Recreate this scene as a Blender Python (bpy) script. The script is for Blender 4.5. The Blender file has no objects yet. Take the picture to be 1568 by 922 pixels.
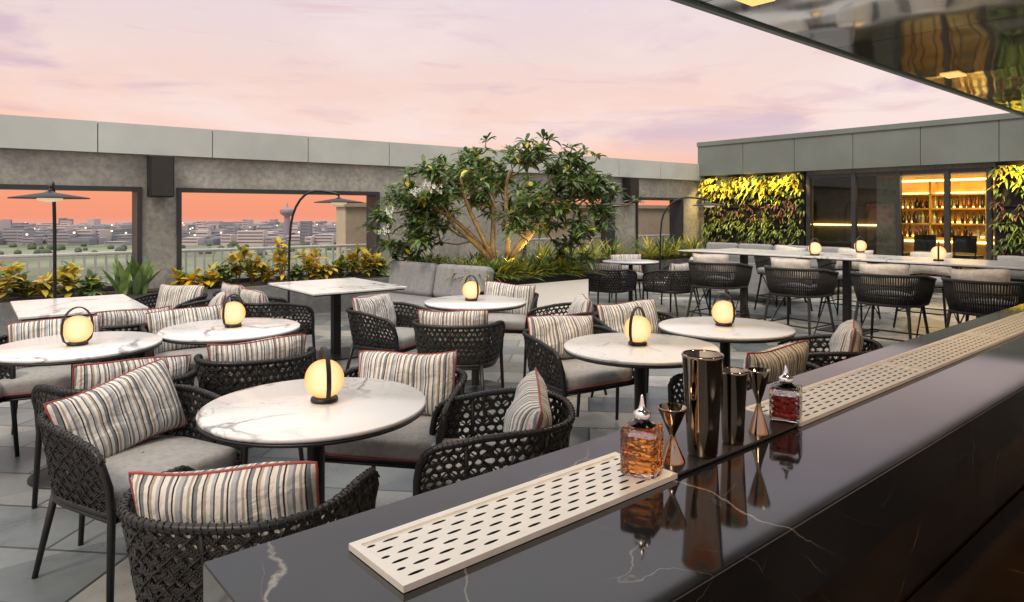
import bpy, bmesh, math, random
from mathutils import Vector, Matrix
random.seed(7)
R=random.random
def U(a,b): return random.uniform(a,b)
sc=bpy.context.scene
col=sc.collection
ANG=math.radians(38.6)   # terrace grid
ANC=math.radians(40.6)   # bar counter direction
# ---------------------------------------------------------------- materials
def newmat(name):
    m=bpy.data.materials.new(name); m.use_nodes=True
    nt=m.node_tree; b=nt.nodes['Principled BSDF']
    return m,nt,b
def N(nt,t,**kw):
    n=nt.nodes.new(t)
    for k,v in kw.items():
        if k in n.inputs: n.inputs[k].default_value=v
        else: setattr(n,k,v)
    return n
def ramp(nt,stops,interp='LINEAR'):
    r=nt.nodes.new('ShaderNodeValToRGB'); cr=r.color_ramp; cr.interpolation=interp
    while len(cr.elements)>1: cr.elements.remove(cr.elements[-1])
    cr.elements[0].position=stops[0][0]; cr.elements[0].color=(*stops[0][1],1)
    for p,c in stops[1:]:
        e=cr.elements.new(p); e.color=(*c,1)
    return r
def M(name,c,rough=.5,metal=0,var=.15,ns=8,bump=0,bs=80,es=0,ec=None,trans=0,ior=1.45,rv=0,det=3):
    m,nt,b=newmat(name)
    tc=N(nt,'ShaderNodeTexCoord')
    no=N(nt,'ShaderNodeTexNoise'); no.inputs['Scale'].default_value=ns; no.inputs['Detail'].default_value=6
    nt.links.new(tc.outputs['Object'],no.inputs['Vector'])
    lo=[max(0,x*(1-var)) for x in c]; hi=[min(1,x*(1+var)) for x in c]
    r=ramp(nt,[(.3,lo),(.7,hi)]); nt.links.new(no.outputs['Fac'],r.inputs[0])
    nt.links.new(r.outputs[0],b.inputs['Base Color'])
    b.inputs['Roughness'].default_value=rough; b.inputs['Metallic'].default_value=metal
    b.inputs['IOR'].default_value=ior
    b.inputs['Transmission Weight'].default_value=trans
    if rv:
        mr=N(nt,'ShaderNodeMapRange'); mr.inputs[3].default_value=max(0,rough-rv); mr.inputs[4].default_value=rough+rv
        nt.links.new(no.outputs['Fac'],mr.inputs[0]); nt.links.new(mr.outputs[0],b.inputs['Roughness'])
    if bump:
        n2=N(nt,'ShaderNodeTexNoise'); n2.inputs['Scale'].default_value=bs; n2.inputs['Detail'].default_value=det
        nt.links.new(tc.outputs['Object'],n2.inputs['Vector'])
        bp=N(nt,'ShaderNodeBump'); bp.inputs['Strength'].default_value=bump; bp.inputs['Distance'].default_value=.01
        nt.links.new(n2.outputs['Fac'],bp.inputs['Height']); nt.links.new(bp.outputs[0],b.inputs['Normal'])
    if es:
        b.inputs['Emission Color'].default_value=(*(ec or c),1); b.inputs['Emission Strength'].default_value=es
    return m
def leafmat(name,c,tr=.22):
    m=M(name,c,.36,var=.45,ns=9)
    nt=m.node_tree; b=nt.nodes['Principled BSDF']; out=nt.nodes['Material Output']
    t=N(nt,'ShaderNodeBsdfTranslucent'); t.inputs[0].default_value=(c[0]*1.6,c[1]*1.6,c[2],1)
    mx=N(nt,'ShaderNodeMixShader'); mx.inputs[0].default_value=tr
    nt.links.new(b.outputs[0],mx.inputs[1]); nt.links.new(t.outputs[0],mx.inputs[2]); nt.links.new(mx.outputs[0],out.inputs[0])
    return m
def marble(name,base,vein,rough,scale=2.2,thin=.012,base2=None,ior=1.5,rand=True,vs=1.0):
    m,nt,b=newmat(name)
    tc=N(nt,'ShaderNodeTexCoord')
    def nz(sc_,det,dist):
        n=N(nt,'ShaderNodeTexNoise'); n.noise_dimensions='4D'
        n.inputs['Scale'].default_value=sc_; n.inputs['Detail'].default_value=det; n.inputs['Distortion'].default_value=dist
        nt.links.new(tc.outputs['Object'],n.inputs['Vector'])
        if rand:
            oi=N(nt,'ShaderNodeObjectInfo'); mu=N(nt,'ShaderNodeMath',operation='MULTIPLY'); mu.inputs[1].default_value=37
            nt.links.new(oi.outputs['Random'],mu.inputs[0]); nt.links.new(mu.outputs[0],n.inputs['W'])
        return n
    def vein_of(n,t):
        s=N(nt,'ShaderNodeMath',operation='SUBTRACT'); s.inputs[1].default_value=.5
        a=N(nt,'ShaderNodeMath',operation='ABSOLUTE')
        r=N(nt,'ShaderNodeMapRange'); r.inputs[1].default_value=0; r.inputs[2].default_value=t; r.inputs[3].default_value=1; r.inputs[4].default_value=0
        nt.links.new(n.outputs['Fac'],s.inputs[0]); nt.links.new(s.outputs[0],a.inputs[0]); nt.links.new(a.outputs[0],r.inputs[0]); return r
    v1=vein_of(nz(scale,5,.6),thin); v2=vein_of(nz(scale*2.3,4,1.0),thin*.5)
    mask=nz(scale*.9,2,0); mr=N(nt,'ShaderNodeMapRange'); mr.inputs[1].default_value=.45; mr.inputs[2].default_value=.6
    nt.links.new(mask.outputs['Fac'],mr.inputs[0])
    mxm=N(nt,'ShaderNodeMath',operation='MAXIMUM')
    h=N(nt,'ShaderNodeMath',operation='MULTIPLY'); h.inputs[1].default_value=.5
    nt.links.new(v2.outputs[0],h.inputs[0]); nt.links.new(v1.outputs[0],mxm.inputs[0]); nt.links.new(h.outputs[0],mxm.inputs[1])
    mm=N(nt,'ShaderNodeMath',operation='MULTIPLY'); nt.links.new(mxm.outputs[0],mm.inputs[0]); nt.links.new(mr.outputs[0],mm.inputs[1])
    m3=N(nt,'ShaderNodeMath',operation='MULTIPLY'); m3.inputs[1].default_value=vs; nt.links.new(mm.outputs[0],m3.inputs[0])
    cl=nz(scale*1.5,6,.3); rc=ramp(nt,[(.35,base),(.7,base2 or base)]); nt.links.new(cl.outputs['Fac'],rc.inputs[0])
    mix=N(nt,'ShaderNodeMixRGB'); mix.inputs[2].default_value=(*vein,1)
    nt.links.new(m3.outputs[0],mix.inputs[0]); nt.links.new(rc.outputs[0],mix.inputs[1]); nt.links.new(mix.outputs[0],b.inputs['Base Color'])
    b.inputs['Roughness'].default_value=rough; b.inputs['IOR'].default_value=ior
    return m
def crackmarble(name,base,base2,vein,rough,ior,sc1=3.0,w=.008,vs=.7):
    # thin, fairly straight crack veins as in black marquina-type stone
    m,nt,b=newmat(name); tc=N(nt,'ShaderNodeTexCoord')
    n=N(nt,'ShaderNodeTexNoise'); n.inputs['Scale'].default_value=4; n.inputs['Detail'].default_value=5; nt.links.new(tc.outputs['Object'],n.inputs['Vector'])
    vm=N(nt,'ShaderNodeVectorMath',operation='SCALE'); vm.inputs['Scale'].default_value=.13; nt.links.new(n.outputs['Color'],vm.inputs[0])
    va=N(nt,'ShaderNodeVectorMath',operation='ADD'); nt.links.new(tc.outputs['Object'],va.inputs[0]); nt.links.new(vm.outputs[0],va.inputs[1])
    acc=None
    for s,ww,off,st in ((sc1,w,0,1),(sc1*2.1,w*.9,3.3,.55)):
        mp=N(nt,'ShaderNodeMapping'); mp.inputs['Location'].default_value=(off,off,0); mp.inputs['Rotation'].default_value=(0,0,.5+off); mp.inputs['Scale'].default_value=(1,.5,1); nt.links.new(va.outputs[0],mp.inputs[0])
        v=N(nt,'ShaderNodeTexVoronoi',feature='DISTANCE_TO_EDGE'); v.inputs['Scale'].default_value=s; nt.links.new(mp.outputs[0],v.inputs['Vector'])
        r=N(nt,'ShaderNodeMapRange'); r.inputs[2].default_value=ww; r.inputs[3].default_value=st; r.inputs[4].default_value=0; nt.links.new(v.outputs['Distance'],r.inputs[0])
        k=N(nt,'ShaderNodeTexNoise'); k.inputs['Scale'].default_value=s*1.3; k.inputs['Detail'].default_value=4; nt.links.new(mp.outputs[0],k.inputs['Vector'])
        km=N(nt,'ShaderNodeMapRange'); km.inputs[1].default_value=.50; km.inputs[2].default_value=.72; nt.links.new(k.outputs['Fac'],km.inputs[0])
        mm=N(nt,'ShaderNodeMath',operation='MULTIPLY'); nt.links.new(r.outputs[0],mm.inputs[0]); nt.links.new(km.outputs[0],mm.inputs[1])
        if acc is None: acc=mm
        else:
            a=N(nt,'ShaderNodeMath',operation='MAXIMUM'); nt.links.new(acc.outputs[0],a.inputs[0]); nt.links.new(mm.outputs[0],a.inputs[1]); acc=a
    m3=N(nt,'ShaderNodeMath',operation='MULTIPLY'); m3.inputs[1].default_value=vs; nt.links.new(acc.outputs[0],m3.inputs[0])
    rc=ramp(nt,[(.35,base),(.7,base2)]); nt.links.new(n.outputs['Fac'],rc.inputs[0])
    mix=N(nt,'ShaderNodeMixRGB'); mix.inputs[2].default_value=(*vein,1)
    nt.links.new(m3.outputs[0],mix.inputs[0]); nt.links.new(rc.outputs[0],mix.inputs[1]); nt.links.new(mix.outputs[0],b.inputs['Base Color'])
    rr=N(nt,'ShaderNodeMapRange'); rr.inputs[3].default_value=rough*.6; rr.inputs[4].default_value=rough*1.4; nt.links.new(n.outputs['Fac'],rr.inputs[0]); nt.links.new(rr.outputs[0],b.inputs['Roughness'])
    b.inputs['IOR'].default_value=ior
    return m
def glassmat(name,tint=(.9,.95,.95)):
    m,nt,b=newmat(name); nt.nodes.remove(b); out=nt.nodes['Material Output']
    t=N(nt,'ShaderNodeBsdfTransparent'); t.inputs[0].default_value=(*tint,1)
    g=N(nt,'ShaderNodeBsdfGlossy'); g.inputs['Roughness'].default_value=.02
    lw=N(nt,'ShaderNodeFresnel'); lw.inputs[0].default_value=1.5
    mx=N(nt,'ShaderNodeMixShader'); nt.links.new(lw.outputs[0],mx.inputs[0])
    nt.links.new(t.outputs[0],mx.inputs[1]); nt.links.new(g.outputs[0],mx.inputs[2]); nt.links.new(mx.outputs[0],out.inputs[0])
    return m
cream=(.70,.66,.60)
def stripemat():
    m,nt,b=newmat('striped_fabric')
    tc=N(nt,'ShaderNodeTexCoord'); sx=N(nt,'ShaderNodeSeparateXYZ'); nt.links.new(tc.outputs['Object'],sx.inputs[0])
    nz=N(nt,'ShaderNodeTexNoise'); nz.inputs['Scale'].default_value=7; nt.links.new(tc.outputs['Object'],nz.inputs['Vector'])
    ma=N(nt,'ShaderNodeMath',operation='MULTIPLY_ADD'); ma.inputs[1].default_value=.012
    nt.links.new(nz.outputs['Fac'],ma.inputs[0]); nt.links.new(sx.outputs[0],ma.inputs[2])
    mu=N(nt,'ShaderNodeMath',operation='MULTIPLY_ADD'); mu.inputs[1].default_value=6.6; mu.inputs[2].default_value=20
    nt.links.new(ma.outputs[0],mu.inputs[0])
    fr=N(nt,'ShaderNodeMath',operation='FRACT'); nt.links.new(mu.outputs[0],fr.inputs[0])
    g=(.19,.205,.225); k=(.03,.032,.038); t=(.36,.32,.27); lg=(.40,.41,.42)
    r=ramp(nt,[(0,cream),(.09,g),(.15,cream),(.2,k),(.235,cream),(.27,lg),(.36,g),(.41,cream),(.48,t),(.53,cream),(.57,k),(.6,g),(.67,cream),(.75,k),(.775,t),(.83,cream),(.9,lg),(.96,k),(.985,cream)],'CONSTANT')
    nt.links.new(fr.outputs[0],r.inputs[0]); nt.links.new(r.outputs[0],b.inputs['Base Color'])
    b.inputs['Roughness'].default_value=.9
    n2=N(nt,'ShaderNodeTexNoise'); n2.inputs['Scale'].default_value=11; n2.inputs['Detail'].default_value=4; n2.inputs['Distortion'].default_value=.8; nt.links.new(tc.outputs['Object'],n2.inputs['Vector'])
    bp=N(nt,'ShaderNodeBump'); bp.inputs['Strength'].default_value=.8; bp.inputs['Distance'].default_value=.025
    nt.links.new(n2.outputs['Fac'],bp.inputs['Height']); nt.links.new(bp.outputs[0],b.inputs['Normal'])
    return m
def floormat():
    m,nt,b=newmat('terrace_tiles')
    tc=N(nt,'ShaderNodeTexCoord')
    def brick(rot,scale,w,h,c1,c2,mort,off=.5):
        mp=N(nt,'ShaderNodeMapping'); mp.inputs['Rotation'].default_value=(0,0,math.radians(rot)); nt.links.new(tc.outputs['Object'],mp.inputs[0])
        k=N(nt,'ShaderNodeTexBrick'); k.offset=off; k.inputs['Scale'].default_value=scale; k.inputs['Brick Width'].default_value=w; k.inputs['Row Height'].default_value=h
        k.inputs['Mortar Size'].default_value=mort; k.inputs['Color1'].default_value=(*c1,1); k.inputs['Color2'].default_value=(*c2,1); k.inputs['Mortar'].default_value=(.07,.07,.07,1)
        nt.links.new(mp.outputs[0],k.inputs[0]); return k
    k1=brick(45,1,.8,.4,(.56,.53,.48),(.13,.165,.19),.008)
    k2=brick(0,1,1.35,.9,(.60,.63,.66),(1.0,1.0,1.0),.0)
    mul=N(nt,'ShaderNodeMixRGB',blend_type='MULTIPLY'); mul.inputs[0].default_value=1
    nt.links.new(k1.outputs[0],mul.inputs[1]); nt.links.new(k2.outputs[0],mul.inputs[2])
    nz=N(nt,'ShaderNodeTexNoise'); nz.inputs['Scale'].default_value=3; nz.inputs['Detail'].default_value=9; nz.inputs['Roughness'].default_value=.65; nt.links.new(tc.outputs['Object'],nz.inputs['Vector'])
    r=ramp(nt,[(.3,(.7,.7,.7)),(.7,(1.15,1.15,1.15))]); nt.links.new(nz.outputs['Fac'],r.inputs[0])
    m2=N(nt,'ShaderNodeMixRGB',blend_type='MULTIPLY'); m2.inputs[0].default_value=1
    nt.links.new(mul.outputs[0],m2.inputs[1]); nt.links.new(r.outputs[0],m2.inputs[2]); nt.links.new(m2.outputs[0],b.inputs['Base Color'])
    rr=N(nt,'ShaderNodeMapRange'); rr.inputs[3].default_value=.12; rr.inputs[4].default_value=.5; nt.links.new(nz.outputs['Fac'],rr.inputs[0]); nt.links.new(rr.outputs[0],b.inputs['Roughness'])
    bp=N(nt,'ShaderNodeBump'); bp.inputs['Strength'].default_value=.12; bp.inputs['Distance'].default_value=.01; nt.links.new(nz.outputs['Fac'],bp.inputs['Height']); nt.links.new(bp.outputs[0],b.inputs['Normal'])
    return m
def concretemat(name,c):
    m=M(name,c,.85,var=.25,ns=1.6,bump=.35,bs=25,det=8)
    nt=m.node_tree; b=nt.nodes['Principled BSDF']; tc=N(nt,'ShaderNodeTexCoord')
    n=N(nt,'ShaderNodeTexNoise'); n.inputs['Scale'].default_value=14; n.inputs['Detail'].default_value=9; n.inputs['Roughness'].default_value=.7; nt.links.new(tc.outputs['Object'],n.inputs['Vector'])
    r=ramp(nt,[(.35,(.72,.72,.72)),(.62,(1.12,1.12,1.1))]); nt.links.new(n.outputs['Fac'],r.inputs[0])
    mx=N(nt,'ShaderNodeMixRGB',blend_type='MULTIPLY'); mx.inputs[0].default_value=1
    src=b.inputs['Base Color'].links[0].from_socket
    nt.links.new(src,mx.inputs[1]); nt.links.new(r.outputs[0],mx.inputs[2]); nt.links.new(mx.outputs[0],b.inputs['Base Color'])
    return m
def ropemat(name,c):
    m,nt,b=newmat(name); tc=N(nt,'ShaderNodeTexCoord')
    hs=[]
    for rot in ((.6,.3,.78),(.3,-.6,-.78)):
        mp=N(nt,'ShaderNodeMapping'); mp.inputs['Rotation'].default_value=rot; nt.links.new(tc.outputs['Object'],mp.inputs[0])
        w=N(nt,'ShaderNodeTexWave'); w.inputs['Scale'].default_value=38; w.inputs['Distortion'].default_value=1.2; nt.links.new(mp.outputs[0],w.inputs['Vector']); hs.append(w)
    mx=N(nt,'ShaderNodeMath',operation='MAXIMUM'); nt.links.new(hs[0].outputs['Fac'],mx.inputs[0]); nt.links.new(hs[1].outputs['Fac'],mx.inputs[1])
    r=ramp(nt,[(.2,[x*.35 for x in c]),(.95,[x*1.8 for x in c])]); nt.links.new(mx.outputs[0],r.inputs[0]); nt.links.new(r.outputs[0],b.inputs['Base Color'])
    bp=N(nt,'ShaderNodeBump'); bp.inputs['Strength'].default_value=1; bp.inputs['Distance'].default_value=.006
    nt.links.new(mx.outputs[0],bp.inputs['Height']); nt.links.new(bp.outputs[0],b.inputs['Normal']); b.inputs['Roughness'].default_value=.5
    return m
m_concrete=concretemat('concrete_plaster',(.33,.325,.295))
m_fascia=M('fascia_panel',(.50,.54,.52),.5,var=.1,ns=1.5,rv=.1)
m_fascia2=M('dark_fascia_panel',(.16,.19,.18),.4,var=.12,ns=1.2,rv=.12)
m_black=M('black_metal',(.012,.012,.013),.42,var=.2)
m_frame=M('window_frame',(.035,.037,.04),.45)
m_rope=ropemat('woven_rope',(.014,.013,.012))
m_seat=M('grey_seat_fabric',(.34,.33,.32),.95,var=.12,ns=40,bump=.5,bs=260)
m_red=M('red_piping',(.33,.07,.06),.75)
m_stripe=stripemat()
m_beige=M('beige_pillow_fabric',(.56,.53,.48),.95,var=.12,ns=30,bump=.6,bs=40)
m_sofa=M('grey_sofa_fabric',(.27,.275,.285),.95,var=.12,ns=20,bump=.5,bs=60)
m_wm=marble('white_marble',(.80,.79,.78),(.20,.19,.19),.18,1.5,.02,base2=(.72,.72,.72))
m_bm=crackmarble('black_marble',(.004,.0045,.006),(.012,.0115,.011),(.42,.40,.35),.06,1.55,2.6,.0042,.75)
m_bm2=crackmarble('black_marble_face',(.012,.008,.006),(.032,.019,.011),(.7,.36,.09),.10,1.5,1.6,.0045,.9)  # gold light on the near-face veins is put into their colour
m_steel=M('brushed_drain_steel',(.86,.83,.75),.38,metal=.45,var=.06,ns=30,rv=.08)
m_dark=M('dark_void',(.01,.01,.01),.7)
m_chrome=M('dark_bronze_chrome',(.34,.26,.19),.05,metal=1,var=.04)
m_silver=M('silver',(.75,.74,.72),.15,metal=1,var=.03)
m_glass=glassmat('clear_glass')
def globemat():
    m,nt,b=newmat('lamp_globe_glass')
    lw=N(nt,'ShaderNodeLayerWeight'); lw.inputs[0].default_value=.5
    r=ramp(nt,[(0,(1,.74,.42)),(.4,(1,.60,.24)),(1,(.95,.30,.04))]); nt.links.new(lw.outputs['Facing'],r.inputs[0])
    b.inputs['Base Color'].default_value=(.12,.085,.05,1); b.inputs['Roughness'].default_value=.35
    nt.links.new(r.outputs[0],b.inputs['Emission Color']); b.inputs['Emission Strength'].default_value=1.25
    return m
m_globe=globemat()
m_white=M('white_paint',(.75,.75,.74),.5,var=.05)
m_bark=M('tree_bark',(.26,.19,.11),.8,var=.35,ns=14,bump=.6,bs=40)
m_soil=M('soil',(.05,.035,.02),.95,var=.3,bump=1,bs=20)
G=[leafmat('leaf_dark',(.045,.085,.03)),leafmat('leaf_mid',(.085,.15,.05)),leafmat('leaf_light',(.18,.26,.08)),leafmat('leaf_yellow',(.50,.42,.06)),leafmat('leaf_orange',(.66,.40,.03)),leafmat('leaf_purple',(.13,.055,.08)),leafmat('leaf_brown',(.15,.09,.035))]
m_flower=M('white_flower',(.85,.85,.8),.6)
# ---------------------------------------------------------------- mesh builder
class MB:
    def __init__(s): s.v=[];s.f=[];s.m=[];s.s=[]
    def add(s,vs,fs,mi=0,sm=False):
        o=len(s.v); s.v+=[tuple(v) for v in vs]
        for f in fs: s.f.append(tuple(i+o for i in f)); s.m.append(mi); s.s.append(sm)
    def box(s,x0,x1,y0,y1,z0,z1,mi=0):
        s.add([(x0,y0,z0),(x1,y0,z0),(x1,y1,z0),(x0,y1,z0),(x0,y0,z1),(x1,y0,z1),(x1,y1,z1),(x0,y1,z1)],
          [(0,3,2,1),(4,5,6,7),(0,1,5,4),(1,2,6,5),(2,3,7,6),(3,0,4,7)],mi)
    def tube(s,pts,r,n=8,mi=0,closed=False):
        pts=[Vector(p) for p in pts]; k=len(pts)
        if not hasattr(r,'__len__'): r=[r]*k
        vs=[];fs=[]; prev=None
        for i,p in enumerate(pts):
            if closed: t=(pts[(i+1)%k]-pts[i-1])
            else: t=pts[min(i+1,k-1)]-pts[max(i-1,0)]
            t.normalize()
            if prev is None:
                a=Vector((0,0,1)) if abs(t.z)<.9 else Vector((1,0,0))
                nn=t.cross(a).normalized()
            else:
                nn=prev-t*prev.dot(t)
                nn=nn.normalized() if nn.length>1e-6 else t.orthogonal().normalized()
            prev=nn; bb=t.cross(nn)
            for j in range(n):
                an=2*math.pi*j/n; vs.append(p+(nn*math.cos(an)+bb*math.sin(an))*r[i])
        rng=k if closed else k-1
        for i in range(rng):
            for j in range(n):
                a=i*n+j;b=i*n+(j+1)%n;c=((i+1)%k)*n+(j+1)%n;d=((i+1)%k)*n+j
                fs.append((a,b,c,d))
        if not closed:
            fs.append(tuple(range(n-1,-1,-1))); fs.append(tuple((k-1)*n+j for j in range(n)))
        s.add(vs,fs,mi,True)
    def lathe(s,prof,c=(0,0,0),n=32,mi=0,sm=True):
        vs=[];fs=[]
        for r,z in prof:
            for j in range(n):
                an=2*math.pi*j/n; vs.append((c[0]+r*math.cos(an),c[1]+r*math.sin(an),c[2]+z))
        for i in range(len(prof)-1):
            for j in range(n):
                fs.append((i*n+j,i*n+(j+1)%n,(i+1)*n+(j+1)%n,(i+1)*n+j))
        s.add(vs,fs,mi,sm)
        for i,rev in ((0,True),(len(prof)-1,False)):
            if prof[i][0]>1e-4:
                l=[vs[i*n+j] for j in range(n)]
                if rev: l=l[::-1]
                s.add(l,[tuple(range(n))],mi,False)
    def leaf(s,p,d,L,W,mi=0,droop=.3,up=Vector((0,0,1))):
        p=Vector(p); d=Vector(d).normalized(); sd=d.cross(up)
        if sd.length<.05: sd=Vector((1,0,0))
        sd.normalize(); sd=(sd+Vector((U(-.3,.3),U(-.3,.3),U(-.3,.3)))).normalized(); g=Vector((0,0,-1))
        a=p+d*L*.35+g*droop*L*.08; b=p+d*L*.72+g*droop*L*.35; t=p+d*L+g*droop*L*.8
        s.add([p,a-sd*W*.45,a+sd*W*.45,b-sd*W*.42,b+sd*W*.42,t],[(0,2,1),(1,2,4,3),(3,4,5)],mi,True)
    def obj(s,name,mats,loc=(0,0,0),rot=0,parent=None,merge=False):
        me=bpy.data.meshes.new(name); me.from_pydata(s.v,[],s.f)
        for m in mats: me.materials.append(m)
        me.polygons.foreach_set('material_index',s.m); me.polygons.foreach_set('use_smooth',s.s)
        if merge:
            bm=bmesh.new(); bm.from_mesh(me); bmesh.ops.remove_doubles(bm,verts=bm.verts,dist=.0008); bm.to_mesh(me); bm.free()
        me.update()
        return inst(name,me,loc,rot,parent)
def inst(name,me,loc=(0,0,0),rot=0,parent=None):
    o=bpy.data.objects.new(name,me); col.objects.link(o); o.location=loc
    o.rotation_euler=rot if hasattr(rot,'__len__') else (0,0,rot)
    if parent: o.parent=parent
    return o
def tmpmesh(mb,mats):
    o=mb.obj('tmp',mats); me=o.data; bpy.data.objects.remove(o); return me
def empty(name,loc,rot=0):
    o=bpy.data.objects.new(name,None); col.objects.link(o); o.location=loc; o.rotation_euler=(0,0,rot); o.empty_display_size=.1; return o
def bev(o,w=.01,seg=3):
    b=o.modifiers.new('bevel','BEVEL'); b.width=w; b.segments=seg; b.limit_method='ANGLE'; b.harden_normals=True
    for p in o.data.polygons: p.use_smooth=True
    return o
def AB(a,b,z=0,ang=ANG):
    return Vector((a*math.cos(ang)-b*math.sin(ang), a*math.sin(ang)+b*math.cos(ang), z))
# ---------------------------------------------------------------- world
w=bpy.data.worlds.new('World'); sc.world=w; w.use_nodes=True; nt=w.node_tree
bg=nt.nodes['Background']
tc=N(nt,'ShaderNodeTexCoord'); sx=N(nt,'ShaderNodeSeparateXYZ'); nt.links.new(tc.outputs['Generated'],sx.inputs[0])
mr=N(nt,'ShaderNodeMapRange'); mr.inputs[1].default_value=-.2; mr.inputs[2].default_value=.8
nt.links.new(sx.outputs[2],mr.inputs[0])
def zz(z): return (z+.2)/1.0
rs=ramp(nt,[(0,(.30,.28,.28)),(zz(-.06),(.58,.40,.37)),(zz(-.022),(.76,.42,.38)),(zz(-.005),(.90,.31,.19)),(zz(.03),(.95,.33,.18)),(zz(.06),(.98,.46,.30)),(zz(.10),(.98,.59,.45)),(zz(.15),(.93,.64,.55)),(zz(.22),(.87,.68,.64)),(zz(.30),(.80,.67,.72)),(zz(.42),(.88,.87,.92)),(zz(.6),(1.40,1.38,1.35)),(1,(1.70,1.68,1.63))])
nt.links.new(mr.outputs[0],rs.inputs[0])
def cloud(loc,scl,rot,ns,dist,lo,hi,colr,amt,prev,det=8,rough=.55):
    mp=N(nt,'ShaderNodeMapping'); mp.inputs['Location'].default_value=loc; mp.inputs['Scale'].default_value=scl; mp.inputs['Rotation'].default_value=rot
    nt.links.new(tc.outputs['Generated'],mp.inputs[0])
    c1=N(nt,'ShaderNodeTexNoise'); c1.inputs['Scale'].default_value=ns; c1.inputs['Detail'].default_value=det; c1.inputs['Roughness'].default_value=rough; c1.inputs['Distortion'].default_value=dist
    nt.links.new(mp.outputs[0],c1.inputs['Vector'])
    r1=ramp(nt,[(lo,(0,0,0)),(hi,(1,1,1))]); r1.color_ramp.interpolation='EASE'; nt.links.new(c1.outputs['Fac'],r1.inputs[0])
    fz=ramp(nt,[(zz(.05),(0,0,0)),(zz(.11),(amt,)*3),(zz(.34),(amt,)*3),(zz(.5),(.1,.1,.1))]); nt.links.new(mr.outputs[0],fz.inputs[0])
    mf=N(nt,'ShaderNodeMath',operation='MULTIPLY'); nt.links.new(r1.outputs[0],mf.inputs[0]); nt.links.new(fz.outputs[0],mf.inputs[1])
    mx=N(nt,'ShaderNodeMixRGB'); mx.inputs[2].default_value=(*colr,1)
    nt.links.new(mf.outputs[0],mx.inputs[0]); nt.links.new(prev.outputs[0],mx.inputs[1]); return mx
k=cloud((4.3,2.1,7),(1.3,1.3,4.2),(0,0,0),1.3,.5,.42,.62,(.94,.78,.74),.8,rs)
k=cloud((0,0,0),(1.6,1.6,7),(.05,.12,.3),1.9,.7,.52,.70,(.56,.39,.53),.6,k)
k=cloud((9,3,1),(1.5,1.5,9),(.1,-.08,.3),3.4,.9,.55,.74,(.70,.45,.50),.42,k)
sky=N(nt,'ShaderNodeTexSky'); sky.sky_type='NISHITA'; sky.sun_disc=False; sky.sun_elevation=math.radians(42); sky.sun_rotation=math.radians(205)
ad=N(nt,'ShaderNodeMixRGB',blend_type='ADD'); ad.inputs[0].default_value=.006
nt.links.new(k.outputs[0],ad.inputs[1]); nt.links.new(sky.outputs[0],ad.inputs[2])
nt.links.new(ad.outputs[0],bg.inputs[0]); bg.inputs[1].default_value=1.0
sl=bpy.data.lights.new('sun','SUN'); sl.energy=1.8; sl.angle=math.radians(12); sl.color=(1,.80,.58)
so=inst('sun',sl); so.rotation_euler=Vector((-.35,-.65,.9)).to_track_quat('Z','Y').to_euler()
sc.view_settings.view_transform='Standard'; sc.view_settings.look='None'; sc.view_settings.exposure=0
def light(kind,name,loc,e,c=(1,.72,.35),size=.1,tgt=None,parent=None,spot=1.6):
    l=bpy.data.lights.new(name,kind); l.energy=e; l.color=c
    if kind=='AREA': l.size=size
    else: l.shadow_soft_size=size
    if kind=='SPOT': l.spot_size=spot; l.spot_blend=.7
    o=inst(name,l,loc)
    if tgt is not None: o.rotation_euler=(Vector(loc)-Vector(tgt)).to_track_quat('Z','Y').to_euler()
    return o
# ---------------------------------------------------------------- camera
cd=bpy.data.cameras.new('camera'); cam=inst('camera',cd,(0,0,1.5),(math.pi/2,0,0)); cd.lens=24.11; cd.sensor_width=36; cd.shift_y=-.0867; cd.clip_end=5000; cd.clip_start=.02
sc.camera=cam
# ---------------------------------------------------------------- ground, city
mb=MB(); n=64; mb.add([(1500*math.cos(2*math.pi*i/n),1500*math.sin(2*math.pi*i/n),-30) for i in range(n)],[tuple(range(n))])
mb.obj('ground',[M('fields',(.17,.20,.13),.95,var=.5,ns=.012)])
mb=MB()
for i in range(2600):
    x=U(-1400,500); y=U(640,1440)
    if x*x+y*y>1460**2: continue
    wd=U(6,26); dp=U(8,20); h=random.choice([4,5,6,7,8,10,12,14])
    if R()<.03: wd=U(7,10); h=U(17,23)
    mi=random.choice([0,1,1,2,2])
    mb.box(x,x+wd,y,y+dp,-30,-30+h,mi)
    zf=-30+2.5
    while zf<-30+h-1 and y<1000:   # window bands
        mb.box(x+.6,x+wd-.6,y-.15,y-.02,zf,zf+1.1,3); zf+=3
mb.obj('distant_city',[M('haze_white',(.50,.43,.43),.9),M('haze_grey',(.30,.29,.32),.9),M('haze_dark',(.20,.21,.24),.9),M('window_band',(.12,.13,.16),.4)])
mb=MB()
for i in range(200):
    x=U(-1300,300); y=U(640,1300); z=-30+U(6,12); mb.box(x,x+1.4,y,y+1,z,z+1.4)
mb.obj('distant_city_lights',[M('city_light',(1,.8,.5),.5,es=2.5,ec=(1,.75,.45))])
mb=MB()
for i in range(900):
    x=U(-900,300); y=U(480,1100); r=U(2,5)
    mb.lathe([(0.01,r*.9),(r*.7,r*.6),(r,0),(r*.8,-r*.3)],(x,y,-28.8),6)
mb.obj('distant_trees',[M('distant_foliage',(.08,.11,.07),.95,var=.4,ns=.05)])
mb=MB(); mb.lathe([(4,-30),(3,-4),(3,-3),(7,0),(8,4),(5,5),(1,7),(.5,11)],(-236,720,0),12); mb.obj('control_tower',[M('tower_concrete',(.26,.22,.26),.8)])
mb=MB(); mb.box(5.4,15,11.6,12.0,-.4,1.6); mb.box(5.35,15.05,11.55,12.05,1.6,1.68)
mb.obj('neighbouring_beige_wall',[M('beige_render',(.48,.41,.32),.85,var=.08)],rot=ANG)
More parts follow.
